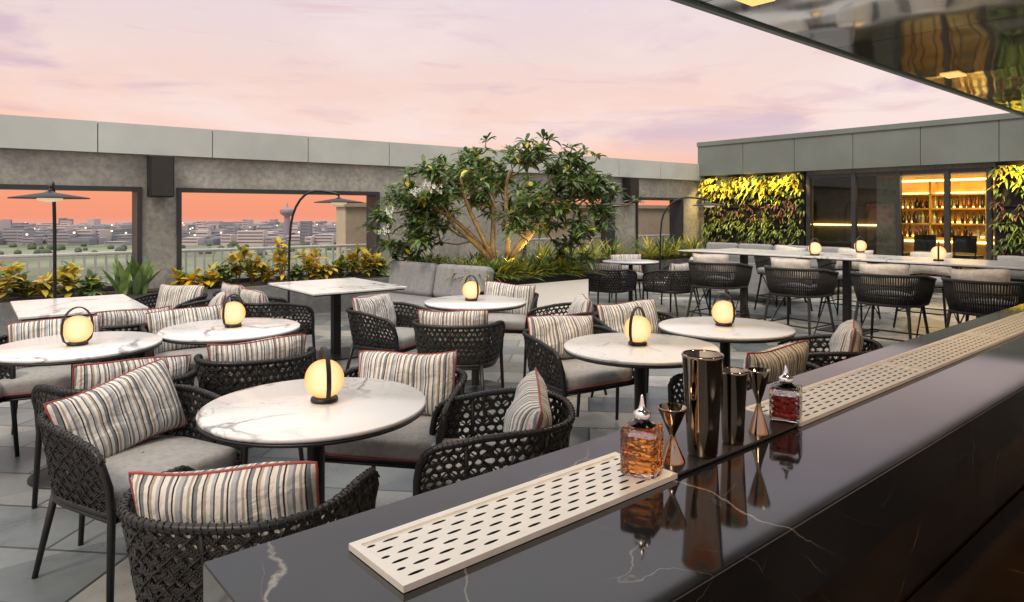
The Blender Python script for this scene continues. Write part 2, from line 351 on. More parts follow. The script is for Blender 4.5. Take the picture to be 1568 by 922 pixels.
# ---------------------------------------------------------------- terrace floor
mb=MB(); mb.box(-9,18.5,-9,11.4,-.4,0); mb.obj('terrace_floor',[floormat()],rot=ANG)
# left wall
mb=MB(); wins=[(-2.2,1.86),(2.29,5.39),(8.5,11.07),(11.77,13.45)]
mb.box(-6,14.2,10.3,10.6,0,.48); mb.box(-6,14.2,10.3,10.6,1.84,2.27)
prev=-6
for a,b in wins: mb.box(prev,a,10.3,10.6,.48,1.84); prev=b
mb.box(prev,14.2,10.3,10.6,.48,1.84)
root=mb.obj('parapet_wall',[m_concrete],rot=ANG)
mb=MB(); a=-5.66
while a<14: mb.box(a+.006,min(a+1.394,14.19),10.22,10.68,2.273,2.67); a+=1.4
mb.box(-6,14.19,10.25,10.6,2.29,2.64,1)
o=mb.obj('fascia_panels',[m_fascia,m_frame],parent=root)
mb=MB()
for a,b in wins:
    f=.06
    for (x0,x1,z0,z1) in ((a,a+f,.48,1.84),(b-f,b,.48,1.84),(a+f,b-f,1.84-f,1.84),(a+f,b-f,.48,.48+f)): mb.box(x0,x1,10.27,10.64,z0+.002,z1-.002)
o=mb.obj('window_frames',[m_frame],parent=root)
# railing
mb=MB()
mb.tube([(-6,11.1,.92),(14,11.1,.92)],.025,8); mb.box(-6,14,11.08,11.12,.05,.1)
a=-6
while a<14:
    mb.box(a,a+.03,11.085,11.115,.1,.9); a+=.13
mb.obj('balcony_railing',[m_white],rot=ANG)
# speakers
for a in (2.06,11.45):
    mb=MB(); mb.box(-.15,.15,-.26,-.04,-.28,.28); o=bev(mb.obj('wall_speaker',[m_black],loc=AB(a,10.3,1.98),rot=ANG),.02)
    mb=MB(); mb.box(-.13,.13,-.268,-.262,-.26,.26); mb.obj('grille',[m_rope],parent=o)
    mb=MB(); mb.box(-.05,.05,-.05,0,-.06,.06); mb.obj('bracket',[m_black],parent=o)
# ---------------------------------------------------------------- back building
root=empty('bar_pavilion',(0,0,0),ANG)
mb=MB(); b=10.27
while b>-4: mb.box(14.0,18.4,b-1.244,b-.006,2.38,3.18); b-=1.25
mb.box(14.03,18.3,-4,10.2,2.40,3.16,1); mb.box(13.97,14.0,-4,10.27,3.10,3.2,0)
mb.obj('roof_fascia',[m_fascia2,m_frame],parent=root)
mb=MB(); mb.box(14.2,14.4,7.55,10.3,0,2.38); mb.box(14.2,14.4,-4,4.15,0,2.38); mb.box(14.2,14.4,4.15,7.55,2.3,2.38)
mb.obj('facade_walls',[m_concrete],parent=root)
m_warm=M('warm_timber',(.46,.28,.09),.5,var=.3,ns=3)
m_strip=M('shelf_light_strip',(1,.8,.4),.5,es=7,ec=(1,.62,.18))
m_room=M('dark_interior',(.10,.075,.05),.6)
mb=MB(); mb.box(17.4,17.5,2,9,0,2.38,0); mb.box(14.4,17.4,1.9,2.0,0,2.38,1); mb.box(14.4,17.4,8.9,9,0,2.38,1); mb.box(14.4,17.4,2,8.9,2.32,2.378,1)
mb.box(15.6,15.7,6.35,8.9,0,2.32,1); mb.box(14.9,15.15,6.05,6.45,0,2.32,2); mb.box(15.55,15.59,6.7,8.2,1.2,1.23,3)
mb.obj('interior_walls',[m_warm,m_room,m_concrete,m_strip],parent=root)
mb=MB()
for z in (.9,1.22,1.56,1.88): 
    mb.box(17.05,17.4,4.0,7.4,z,z+.035,0); mb.box(17.34,17.38,4.0,7.4,z+.04,z+.07,1)
for y in (4.0,5.1,6.2,7.3): mb.box(17.05,17.4,y,y+.04,.9,2.2,0)
mb.box(17.1,17.3,4.0,7.4,2.2,2.24,1)
mb.box(16.1,16.5,4.3,7.3,0,.95,0); mb.box(16.07,16.09,4.3,7.3,.86,.9,1)
mb.obj('back_bar_shelves',[m_warm,m_strip],parent=root)
mb=MB()
for z in (.935,1.255,1.595):
    for x in (17.13,17.25):
        y=4.08
        while y<7.25:
            h=U(.19,.27); r=U(.03,.045); mb.lathe([(r,0),(r,h*.6),(r*.35,h*.75),(r*.35,h)],(x+U(-.02,.02),y,z),8,random.choice([0,1,1,2,3,3])); y+=U(.09,.15)+(.35 if R()<.08 else 0)
mb.obj('bottle_row',[M('b_green',(.02,.05,.02),.1),M('b_amber',(.14,.04,.01),.1),M('b_clear',(.4,.4,.3),.1),M('b_dark',(.015,.012,.01),.1)],parent=root)
mb=MB()
for b in (7.52,6.56,5.71,4.87,4.2): mb.box(14.1,14.2,b-.04,b+.04,0,2.3)
mb.box(14.12,14.19,4.2,7.52,2.22,2.298); mb.box(14.12,14.19,4.2,7.52,0,.08)
mb.obj('door_frames',[m_frame],parent=root)
mb=MB(); mb.box(14.155,14.165,4.24,7.48,.08,2.22); mb.obj('door_glass',[m_glass],parent=root)
light('AREA','interior_ceiling_light',AB(15.9,5.4,2.25),95,(1,.62,.2),1.4)
def indoor_chair(a,b):
    mb=MB(); mb.box(-.2,.2,-.2,.2,.6,.66); mb.box(-.2,.2,.17,.21,.72,1.05)
    for x in (-.18,.18):
        for y in (-.18,.18): mb.tube([(x,y,.6),(x*1.2,y*1.2,0)],.015,6)
        mb.tube([(x,.19,.6),(x,.19,.74)],.012,6)
    mb.obj('indoor_bar_stool',[m_black],loc=AB(a,b),rot=ANG+math.pi/2)
for b in (4.9,5.6,6.2): indoor_chair(15.3,b)
# green walls
def greenwall(b0,b1):
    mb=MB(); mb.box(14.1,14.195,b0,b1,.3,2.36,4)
    rows=[(2.26,3,.17),(2.12,3,.17),(1.98,3,.15),(1.82,2,.12),(1.66,5,.12),(1.52,5,.13),(1.38,6,.12),(1.24,2,.13),(1.1,2,.13),(.95,1,.12),(.8,5,.12),(.65,1,.12),(.5,2,.12),(.38,1,.12)]  # broad yellow-green top leaves, with the yellow light put into their colour
    for z,mi,L in rows:
        for k in range(int((b1-b0)*15)):
            b=U(b0,b1); zz_=z+U(-.07,.07)
            for q in range(4):
                d=Vector((-1,U(-1.1,1.1),U(-.3,.9)))
                mi2=mi if R()<.55 else random.choice([1,2,0,3 if z>1.7 else 2])
                mb.leaf((14.1-U(0,.07),b,zz_),d,L*U(.8,1.5),.03 if mi!=3 else .055,mi2,.9)
    for z in (.3,.72,1.17,1.6,1.95): mb.box(14.06,14.1,b0,b1,z,z+.03,4)
    mb.obj('green_wall',[G[0],G[1],G[2],G[3],m_dark,G[5],G[6]],rot=ANG)
    k=3
    for i in range(k):
        b=b0+(i+.5)*(b1-b0)/k
        light('SPOT','green_wall_spot',AB(13.62,b,2.36),100,(1,.66,.16),.04,tgt=AB(14.15,b,1.6),spot=2.1)
greenwall(7.6,10.15); greenwall(1.2,4.1)
# ---------------------------------------------------------------- planter with tree
root=empty('tree_planter',(0,0,0),ANG)
mb=MB(); mb.box(5.08,6.77,6.78,8.87,.02,.58,0); o=mb.obj('backlit_panel',[M('backlit_panel',(.8,.76,.7),.5,var=.08,ns=2,es=.36,ec=(1,.88,.72))],parent=root)
mb=MB(); mb.box(5.03,6.82,6.73,6.81,.58,.68,0); mb.box(5.03,6.82,8.83,8.92,.58,.68,0); mb.box(5.03,5.11,6.812,8.828,.58,.68,0); mb.box(6.74,6.82,6.812,8.828,.58,.68,0)
mb.box(5.11,6.74,6.81,8.83,.5,.64,1); mb.obj('rim_and_soil',[m_black,m_soil],parent=root)
TC=Vector((-.155,9.73,.62))
mb=MB(); nodes=[]
limbs=[((-1.1,-.2,1.05)),((-.6,-.4,1.35)),((-.2,.3,1.45)),((.15,-.5,1.45)),((.75,-.2,1.4)),((1.1,.2,1.1)),((-.7,-.6,.8)),((.6,-.6,.9))]
for L in limbs:
    p0=TC+Vector((U(-.14,.14),U(-.12,.12),0)); p1=TC+Vector(L); pts=[]
    for i in range(9):
        t=i/8; p=p0.lerp(p1,t); p+=Vector((math.sin(t*5+L[0]*7)*.08*t,math.cos(t*4+L[1]*5)*.06*t,math.sin(t*math.pi)*.08)); pts.append(p)
    mb.tube(pts,[.045*(1-.62*i/8) for i in range(9)],8,0)
    nodes+=pts[3:]
# leafy clumps with gaps between them
clumps=[]
while len(clumps)<46:
    u=Vector((U(-1,1),U(-1,1),U(-1,1)))
    l=(abs(u.x)**2.6+abs(u.y)**2.2+abs(u.z)**2.6)**(1/2.5)
    if l>1 or l<.5: continue
    p=Vector((-.16+u.x*1.5,9.65+u.y*.95,1.62+u.z*.74))
    if p.z<1.32 and abs(p.x-.05)<.75: continue
    if p.z<1.0: continue
    if any((p-q).length<.24 for q in clumps): continue
    clumps.append(p)
for px,pz in ((-1.75,1.1),(-1.5,1.0),(-1.72,1.45),(-1.35,1.35),(-1.5,1.7),(-1.0,2.05),(1.15,1.9),(1.2,1.5),(.9,2.3),(.35,2.38),(-.5,2.33)): clumps.append(Vector((px,9.5+U(-.3,.3),pz)))
tips=[]
for c in clumps:
    rr=U(.16,.27)
    for k in range(random.randint(8,14)):
        tips.append(c+Vector((random.gauss(0,.55)*rr,random.gauss(0,.55)*rr,random.gauss(0,.42)*rr)))
tips.sort(key=lambda p:(p-TC-Vector((0,0,.7))).length)
for p in tips:
    best=min(nodes,key=lambda q:(q-p).length+max(0,q.z-p.z)*1.5)
    mid=best.lerp(p,.5)+Vector((U(-.03,.03),U(-.03,.03),-.04))
    mb.tube([best,mid,p],[.014,.011,.008],4,0); nodes+=[mid,p]
    nl=random.randint(9,13); ax=(p-best).normalized()
    for i in range(nl):
        an=i*2.4+R(); el=U(-.25,.9)
        d=Vector((math.cos(an)*math.cos(el),math.sin(an)*math.cos(el),math.sin(el)))+ax*.4
        c=random.choices([1,2,3,4],[3,5,4,.5])[0]
        mb.leaf(p-ax*U(0,.06),d,U(.13,.23),U(.045,.066),c,U(.2,.9))
for (x,z) in ((-1.05,1.86),(-.95,1.8),(-1.55,1.5),(-1.2,1.75),(-1.6,1.3)):
    for k in range(8):
        c=Vector((x+U(-.06,.06),8.6+U(-.1,.1),z+U(-.06,.06)))
        for q in range(5): an=q*1.257; mb.leaf(c,(math.cos(an),-.4,math.sin(an)),.032,.022,5,.1)
mb.obj('frangipani_tree',[m_bark,G[0],G[1],G[2],G[3],m_flower])
def grassclump(name,pts,L=(.25,.45),W=.018,mats=(1,2,3),nb=26,droop=1.0,rot=0,parent=None,el0=.5):
    mb=MB()
    for p in pts:
        for i in range(nb):
            an=U(0,6.28); el=U(el0,1.4); d=Vector((math.cos(an)*math.cos(el),math.sin(an)*math.cos(el),math.sin(el)))
            l=U(*L); q=Vector(p)+Vector((U(-.05,.05),U(-.05,.05),0))
            s=d.cross(Vector((0,0,1))).normalized(); vs=[];fs=[]
            for k in range(6):
                t=k/5; c=q+d*l*t+Vector((d.x,d.y,-1))*(droop*l*.42*t*t); ww=W*(math.sin(math.pi*(.12+.88*t))**.7)*.5+.0008
                vs+=[c-s*ww,c+s*ww]
            for k in range(5): fs.append((2*k,2*k+1,2*k+3,2*k+2))
            mb.add(vs,fs,random.randrange(len(mats)),True)
    return mb.obj(name,[G[i] for i in mats],rot=rot)
pts=[]
for i in range(135):
    e=R()
    if e<.5: pts.append((U(5.1,6.75),U(6.78,7.3),.62))
    elif e<.7: pts.append((U(5.1,5.4),U(6.8,8.8),.62))
    else: pts.append((U(5.1,6.75),U(6.8,8.8),.62))
grassclump('spider_lily_border',pts,L=(.30,.55),W=.026,mats=(1,2,2,3),nb=22,rot=ANG)
for (a,b) in ((5.6,7.05),(6.3,7.3)):
    o=AB(a,b,.78); mb=MB(); mb.lathe([(.02,-.16),(.035,-.02),(.04,.05),(.03,.05)],(0,0,0),12); mb.obj('garden_uplight',[m_black],loc=o)
    light('SPOT','uplight_beam',o+Vector((0,0,.08)),22,(1,.72,.25),.03,tgt=TC+Vector((0,0,1.1)),spot=2.1)
# window box trough with plants
mb=MB(); mb.box(-3,5.4,9.75,10.26,0,.46,0); mb.box(-2.95,5.35,9.8,10.22,.46,.475,1); mb.box(8.2,13.6,9.6,10.26,0,.46,0); mb.box(8.25,13.5,9.65,10.2,.46,.475,1)
mb.obj('planter_trough',[concretemat('trough_concrete',(.18,.185,.185)),m_soil],rot=ANG)
def croton(a,b,h,hot=True):
    mb=MB(); base=AB(a,b,.46)
    for k in range(6):
        st=Vector((U(-.14,.14),U(-.1,.1),h*U(.3,.75))); mb.tube([(0,0,0),st*.6,st],.008,5,4)
        for i in range(15):
            t=U(.35,1); an=i*2.4+R(); el=U(-.1,1.2); d=Vector((math.cos(an)*math.cos(el),math.sin(an)*math.cos(el),math.sin(el)))
            ci=random.choices([0,1,2,3],[1.5,1.5,7,4] if hot else [5,4,1.5,0.3])[0]
            mb.leaf(st*t,d,U(.13,.22),U(.06,.09),ci,U(.1,.7))
    mb.obj('croton_plant',[G[1],G[2],G[3],G[4],m_bark],loc=base)
for a,h,hot in ((.1,.5,True),(.35,.6,True),(.55,.5,False),(.75,.4,True),(1.0,.5,True),(1.2,.35,False),(2.35,.35,True),(2.6,.4,True),(2.82,.4,False),(3.02,.8,True),(3.2,.7,True),(3.4,.45,True),(3.62,.82,True),(3.85,.4,False),(4.05,.6,True),(4.3,.45,True),(4.55,.5,False),(4.78,.82,True),(5.0,.55,True),(5.2,.4,False)):
    croton(a,9.95+U(-.08,.08),h,hot)
grassclump('lily_plant',[AB(1.55+.12*i,9.75,.46) for i in range(3)],L=(.4,.72),W=.085,mats=(1,2),nb=9,droop=.3,el0=.75)
for a in (8.6,9.2,9.8,10.5,11.6,12.1,12.6,13.1):
    grassclump('palm_grass',[AB(a,9.8,.46)+Vector((U(-.1,.1),0,0)) for i in range(3)],L=(.55,.95),W=.035,mats=(1,2,3),nb=22,droop=.8)
# ---------------------------------------------------------------- chairs
def upath(hw,back,front,n=2.7):
    P=[(hw,front-i*front/10) for i in range(10)]
    for i in range(41):
        t=math.pi*i/40; c=math.cos(t); s=math.sin(t)
        P.append((hw*math.copysign(abs(c)**(2/n),c),-back*abs(s)**(2/n)))
    P+=[(-hw,front*(i+1)/10) for i in range(10)]
    P=[Vector((p[0],p[1],0)) for p in P]; L=[0]
    for i in range(1,len(P)): L.append(L[-1]+(P[i]-P[i-1]).length)
    T=L[-1]
    def pos(s):
        d=max(0,min(1,s))*T
        for i in range(1,len(L)):
            if L[i]>=d-1e-9:
                k=(d-L[i-1])/max(1e-9,L[i]-L[i-1]); return P[i-1].lerp(P[i],k)
        return P[-1]
    def f(s):
        p=pos(s); t=(pos(min(1,s+.01))-pos(max(0,s-.01))).normalized(); return p,Vector((-t.y,t.x,0))*-1
    if f(.5)[1].y>0: return (lambda s:(f(s)[0],-f(s)[1])),T
    return f,T
hw,bk,fr=.285,.29,.25
PF,PL=upath(hw,bk,fr)
def ztop(y):
    t=max(0,min(1,(y+.12)/.37)); t=t*t*(3-2*t)
    return .675-.05*t-(.04*((y-.16)/.09)**2 if y>.16 else 0)
def shell(s,v):
    p,nn=PF(s); zt=ztop(p.y)
    q=p+nn*(.035*v); return Vector((q.x,q.y-.02*v*(1 if p.y<0 else 0),.385+(zt-.385)*v))
def lattice(mb,F,nu,nv,hx,hy,mi=0,stag=True):
    for j in range(nv):
        off=.5 if (stag and j%2) else 0
        for i in range(-1 if off else 0,nu):
            u0=i+off;u1=u0+1
            u0c=max(0,u0);u1c=min(nu,u1)
            if u1c-u0c<.3: continue
            um=(u0c+u1c)/2; hw_=(u1c-u0c)
            outer=[(u0c,j),(um,j),(u1c,j),(u1c,j+.5),(u1c,j+1),(um,j+1),(u0c,j+1),(u0c,j+.5)]
            angs=[225,270,315,0,45,90,135,180]
            inner=[]
            for a in angs:
                a=math.radians(a); c=math.cos(a); s=math.sin(a)
                inner.append((um+c*hx*.5*hw_,j+.5+s*hy*.5))
            vs=[F(u/nu,v/nv) for u,v in outer+inner]
            mb.add(vs,[(k,(k+1)%8,8+(k+1)%8,8+k) for k in range(8)],mi,True)
mb=MB(); lattice(mb,shell,40,8,.74,.74)
tmp=mb.obj('tmp',[m_rope],merge=True)
sol=tmp.modifiers.new('s','SOLIDIFY'); sol.thickness=.011; sol.offset=0
dg=bpy.context.evaluated_depsgraph_get(); me_shell=bpy.data.meshes.new_from_object(tmp.evaluated_get(dg)); me_shell.name='woven_shell'
bpy.data.objects.remove(tmp)
mb=MB()
top=[shell(i/48,1) for i in range(49)]
post=lambda sx:[(sx*(hw+.03),fr+.03,0),(sx*(hw+.012),fr+.012,.385),(sx*(hw+.02),fr+.01,.50)]
path=post(1)+[top[0]+Vector((0,-.002,-.02))]+top[1:-1]+[top[-1]+Vector((0,-.002,-.02))]+post(-1)[::-1]
mb.tube(path,[.012,.015,.015,.015]+[.0145]*47+[.015,.015,.015,.012],8)
ring=[shell(i/40,0) for i in range(41)]
mb.tube(ring,.014,8,closed=True)
mb.tube([shell(i/40,.03)+Vector((0,0,-.028)) for i in range(41)],.009,6,closed=True)
for sx in (-1,1): mb.tube([(sx*.21,-.24,.385),(sx*.25,-.33,0)],[.016,.011],8)
for k in (.12,.31,.5,.69,.88): mb.tube([shell(k,0),shell(k,.5),shell(k,1)],.009,6)
# helical rope wrapped round the top rail
hp_=[]
for i in range(0,420):
    s=i/419; c=shell(s,1); nn=PF(s)[1]; ph=i*1.15
    hp_.append(c+nn*math.cos(ph)*.0155+Vector((0,0,1))*math.sin(ph)*.0155)
mb.tube(hp_,.0028,4,1)
for dirn in (1,-1):
    for i in range(-8,40,2):
        pts=[]
        for j in range(9):
            u=(i+ (j if dirn>0 else 8-j))
            if 0<=u<=40: 
                q=shell(u/40,j/8); nn=PF(u/40)[1]; pts.append(q+nn*(.007+.002*(1 if (i//2+j)%2 else -1)))
        if len(pts)>2: mb.tube(pts,.0034,4,1)
me_frame=tmpmesh(mb,[m_black,m_rope])
def cushion_mesh(z0,z1,pipe=True):
    mb=MB(); out=[PF(i/40)[0] for i in range(41)]
    out+=[Vector((-hw+2*hw*k/8,fr+.02,0)) for k in range(1,8)]
    n=len(out); rings=[(.90,z0),(.955,z0+.012),(.965,z0+.035),(.965,z1-.03),(.945,z1-.01),(.88,z1),(.6,z1+.012),(.3,z1+.016),(.02,z1+.017)]
    vs=[];fs=[]
    for s,z in rings:
        for p in out: vs.append((p.x*s,p.y*s,z))
    for i in range(len(rings)-1):
        for j in range(n): fs.append((i*n+j,i*n+(j+1)%n,(i+1)*n+(j+1)%n,(i+1)*n+j))
    mb.add(vs,fs,0,True)
    if pipe: mb.tube([(p.x*.975,p.y*.975,z0+.02) for p in out],.0042,6,1,closed=True)
    return mb
me_cush=tmpmesh(cushion_mesh(.375,.475),[m_seat,m_red])
def pillow(w,h,T,mats,seed):
    mb=MB(); nu,nv=26,18
    def P(u,v,sgn):
        sq=lambda x:(1-abs(x)**3.2)
        x=w*u*(1-.05*(1-v*v)*abs(u)**2)
        z=h*v*(1-.09*(1-u*u)*abs(v)**2)
        t=T*(max(0,sq(u))**.55)*(max(0,sq(v))**.55)
        e=(1-u**4)*(1-v**4)
        dent=.010*math.sin(u*4+seed*2+v*2)*e+.006*math.sin(v*7+u*5+seed)*e-.012*math.exp(-((u-.1*seed)**2)*9)*e*(v>-.2)*max(0,v+.2)
        return (x,sgn*(t+dent*.6)+.014*math.sin(u*2.2+.6+seed)*(1-abs(v)),z+.008*math.sin(u*3+seed))
    for sgn in (1,-1):
        vs=[P(-1+2*i/nu,-1+2*j/nv,sgn) for j in range(nv+1) for i in range(nu+1)]
        fs=[]
        for j in range(nv):
            for i in range(nu):
                q=(j*(nu+1)+i,j*(nu+1)+i+1,(j+1)*(nu+1)+i+1,(j+1)*(nu+1)+i)
                fs.append(q if sgn<0 else q[::-1])
        mb.add(vs,fs,0,True)
    per=[(-1+2*i/16,-1) for i in range(16)]+[(1,-1+2*i/12) for i in range(12)]+[(1-2*i/16,1) for i in range(16)]+[(-1,1-2*i/12) for i in range(12)]
    pp=[]
    for u,v in per:
        p=Vector(P(u,v,1)); 
        if abs(u)>.99 and abs(v)>.99: p.x*=.985; p.z*=.975
        pp.append(p)
    mb.tube(pp,.0045,6,1,closed=True)
    return tmpmesh(mb,mats)
me_pils=[pillow(.265,.165,.08,[m_stripe,m_red],s) for s in (0,1.3,2.9)]; me_pilb=pillow(.25,.15,.07,[m_beige,m_beige],.5)
def armchair(x,y,fx,fy,pt=.28,pr=0,pz=.62):
    e=empty('dining_armchair',(x,y,0),math.atan2(-fx,fy))
    inst('woven_shell',me_shell,parent=e); inst('frame_and_legs',me_frame,parent=e); inst('seat_cushion',me_cush,parent=e)
    inst('striped_pillow',random.choice(me_pils),(U(-.015,.015),-.165,pz),(pt+U(-.05,.05),pr+U(-.06,.06),U(-.1,.1)),e)
CH=[(-.80,2.13,.03,1),(-1.55,2.88,.87,-.46),(-.10,2.86,-1,-.02),(-.57,3.34,-.2,-1),
(-2.0,3.5,-.7,.7),(-3.0,4.45,.45,-.9),(-3.32,3.9,1,0),
(-1.52,4.08,-.35,.93),(-2.32,5.0,.6,-.8),
(-3.35,6.62,-.3,-1),(-2.80,6.15,-.9,-.3),(-2.95,5.25,-.6,.6),
(-2.66,7.02,.7815,.624),(-2.25,6.48,.7815,.624),
(-1.03,5.87,.9,-.42),(-.41,5.25,.1,1),(-.08,6.75,-.2,-1),(.42,5.85,-1,-.1),
(.44,4.62,.52,-.85),(.98,5.32,.3,-1),(1.26,3.68,-.55,.8),(1.93,4.33,-.9,.4),
(1.42,10.0,.5,.8),(2.3,9.9,-.6,.8),(1.95,11.6,-.1,-1),(2.7,10.8,-1,0)]
for i,c in enumerate(CH): armchair(*c,pr=(.12 if i==1 else -.1 if i==2 else 0),pz=(.655 if i in (20,21) else .625))
# ---------------------------------------------------------------- tables
mb=MB(); mb.lathe([(0.001,-.022),(.41,-.022),(.432,-.016),(.435,-.004),(.43,0),(0.001,0)],(0,0,.74),72,0)
me_top=tmpmesh(mb,[m_wm])
mb=MB(); mb.lathe([(.425,-.034),(.4335,-.028),(.4335,-.020),(.40,-.0225)],(0,0,.74),72,0)
mb.lathe([(.24,0),(.24,.008),(.225,.014),(.04,.016),(.034,.03),(.034,.68),(.12,.69),(.12,.712)],(0,0,0),40,0)
me_ped=tmpmesh(mb,[m_black])
RT=[(-.78,2.73),(.73,3.9),(1.42,4.57),(-.313,5.87),(-1.85,4.52),(-2.5,3.95),(1.85,10.7)]
for x,y in RT:
    e=empty('round_marble_table',(x,y,0),U(0,6)); inst('marble_top',me_top,parent=e); inst('pedestal_base',me_ped,parent=e)
def recttable(x,y,rot,la,lb,h=.74,name='rectangular_marble_table',legs=1):
    e=empty(name,(x,y,0),rot)
    mb=MB(); mb.box(-la/2,la/2,-lb/2,lb/2,h-.022,h); bev(mb.obj('marble_top',[m_wm],parent=e),.006)
    mb=MB(); mb.box(-la/2+.02,la/2-.02,-lb/2+.02,lb/2-.02,h-.034,h-.0225)
    for k in range(legs):
        yy=0 if legs==1 else -lb/2+.5+k*(lb-1)/(legs-1)
        mb.box(-.04,.04,yy-.04,yy+.04,.015,h-.034); mb.box(-.27,.27,yy-.27,yy+.27,0,.015)
    mb.obj('pedestal_base',[m_black],parent=e)
recttable(-3.6,5.68,ANG,.85,1.12); recttable(-1.85,7.2,ANG,1.0,1.24)
p=AB(8.72,3.4); recttable(p.x,p.y,ANG,1.0,5.4,.95,'long_high_table',4)
p=AB(11.6,7.6); recttable(p.x,p.y,ANG,.8,2.2,.74,'rectangular_marble_table',2)
# ---------------------------------------------------------------- lamps on tables
mb=MB(); prof=[(.035,.012)]
for i in range(1,20):
    t=math.pi*i/20; prof.append((.077*math.sin(t)**.9,.088-.074*math.cos(t)*(1.0 if t<1.57 else 1.05)))
prof.append((.001,.166)); mb.lathe(prof,(0,0,0),32,0)
mb.lathe([(.052,0),(.055,.006),(.052,.016),(.03,.02)],(0,0,0),32,1)
hp=[(-.05,0,.008),(-.076,0,.03),(-.087,0,.07)]+[(-.087*math.cos(t),0,.10+.115*math.sin(t)) for t in [math.pi*i/14 for i in range(15)]]+[(.087,0,.07),(.076,0,.03),(.05,0,.008)]
for dy in (-.006,-.002,.002,.006): mb.tube([(a,b+dy,c) for a,b,c in hp],.0035,6,1)
me_lamp=tmpmesh(mb,[m_globe,m_black])
for x,y,z,r in ((-.755,2.76,.74,-1.1),(.72,3.93,.74,.9),(1.42,4.6,.74,-1.0),(-.35,5.9,.74,-.8),(-1.85,4.55,.74,1.2),(-2.49,3.93,.74,1.1),(3.86,8.74,.95,.4),(4.82,7.75,.95,1),(4.75,9.35,.95,.4)):
    inst('globe_table_lamp',me_lamp,(x,y,z+.001),r)
# ---------------------------------------------------------------- arc lamps
m_diff=M('lamp_diffuser',(.6,.55,.45),.5,es=.5,ec=(1,.7,.4))
def arclamp(bx,by,dx,dy,reach=.62,h=1.78):
    e=empty('arc_floor_lamp',(bx,by,0),math.atan2(dy,dx))
    mb=MB(); mb.lathe([(.17,0),(.17,.02),(.03,.035)],(0,0,0),24)
    pts=[(0,0,.02),(0,0,h*.35),(.01,0,h*.62)]
    for i in range(13):
        t=math.pi*i/13*.93; pts.append((reach/2-reach/2*math.cos(t)+.02,0,h*.68+(h*.32)*math.sin(min(t,math.pi/2)) if t<math.pi/2 else h*.68+(h*.32)-(.1)*(1-math.sin(t))))
    mb.tube(pts,.016,8)
    ex=pts[-1][0]; ez=pts[-1][2]
    mb.tube([(ex,0,ez),(ex,0,ez-.06)],.012,8)
    mb.lathe([(.02,0),(.05,-.015),(.31,-.06),(.315,-.07),(.05,-.05),(.02,-.05)],(ex,0,ez-.03),40)
    mb.lathe([(.10,-.055),(.10,-.085),(.02,-.1)],(ex,0,ez-.03),24,1)
    mb.obj('arched_pole_and_shade',[m_black,m_diff],parent=e)
arclamp(-4.5,6.75,.5,-.86); arclamp(-2.93,9.0,1,-.05,.68); arclamp(1.05,12.2,1,-.2,.8); arclamp(2.85,13.2,1,-.1,.95)
# ---------------------------------------------------------------- sofas
def sofa(x,y,rot,L,name='grey_sofa',nc=2):
    e=empty(name,(x,y,0),rot)
    mb=MB(); mb.box(-L/2,L/2,-.38,.38,.14,.24)
    for sx in (-1,1):
        for sy in (-1,1): mb.tube([(sx*(L/2-.08),sy*.3,.14),(sx*(L/2-.06),sy*.33,0)],.018,8)
    mb.obj('base_frame',[m_black],parent=e)
    w=L/nc
    for i in range(nc):
        cx=-L/2+w*(i+.5)
        mb=MB(); mb.box(-w/2+.006,w/2-.006,-.28,.38,.241,.42); bev(mb.obj('seat_cushion',[m_sofa],loc=(cx,0,0),parent=e),.05,4)
        mb=MB(); mb.box(-w/2+.01,w/2-.01,-.1,.1,-.22,.22); bev(mb.obj('back_cushion',[m_sofa],loc=(cx,-.27,.62),rot=(.2,0,U(-.03,.03)),parent=e),.07,4)
    mb=MB(); mb.box(-L/2,L/2,-.42,-.381,.14,.66); bev(mb.obj('back_board',[m_sofa],parent=e),.015)
sofa(-1.12,8.6,math.atan2(-.62,.78)+math.pi,1.75)
p=AB(12.6,7.6); sofa(p.x,p.y,ANG+math.pi/2,3.2,nc=4)
p=AB(10.6,6.6); sofa(p.x,p.y,ANG-math.pi/2,1.6,nc=2)
# ---------------------------------------------------------------- counter-height chairs
PF2,_=upath(.29,.29,.2,2.6)
mb=MB()
def sh2(s,v):
    p,nn=PF2(s); q=p+nn*(.06*v); t=max(0,min(1,(p.y+.1)/.3)); return Vector((q.x,q.y,.56+(.30-.05*t)*v))
for i in range(72):
    s=i/71; mb.tube([sh2(s,0),sh2(s,.5)+PF2(s)[1]*.008,sh2(s,1)],.0078,5)
for v in (0,1): mb.tube([sh2(i/40,v) for i in range(41)],.016,8,closed=(v==0))
for v in (.33,.66): mb.tube([sh2(i/40,v) for i in range(41)],.009,6)
for sx in (-1,1):
    for y0,y1 in ((.18,.27),(-.22,-.30)):
        mb.tube([(sx*.24,y0,.56),(sx*.30,y1,0)],[.017,.013],8)
    mb.tube([(sx*.28,.235,.22),(sx*.28,-.265,.22)],.009,6)
    mb.tube([(sx*.24,.18,.56),(sx*.30,-.30,.02)],.008,6)
mb.tube([(-.28,.235,.22),(.28,.235,.22)],.009,6); mb.tube([(-.28,-.265,.22),(.28,-.265,.22)],.009,6)
me_st=tmpmesh(mb,[m_rope])
me_sc=tmpmesh(cushion_mesh(.565,.65,False),[m_sofa])
def stool(x,y,rot,pil=True):
    e=empty('woven_counter_chair',(x,y,0),rot); inst('rope_shell_and_legs',me_st,parent=e); inst('seat_cushion',me_sc,parent=e)
    if pil: inst('beige_pillow',me_pilb,(0,-.17,.83),(.22,U(-.05,.05),U(-.06,.06)),e)
for x,y in ((2.65,8.79),(3.32,7.93),(3.95,7.15),(4.50,6.48),(5.05,5.75)): stool(x,y,ANG-math.pi/2+U(-.08,.08))
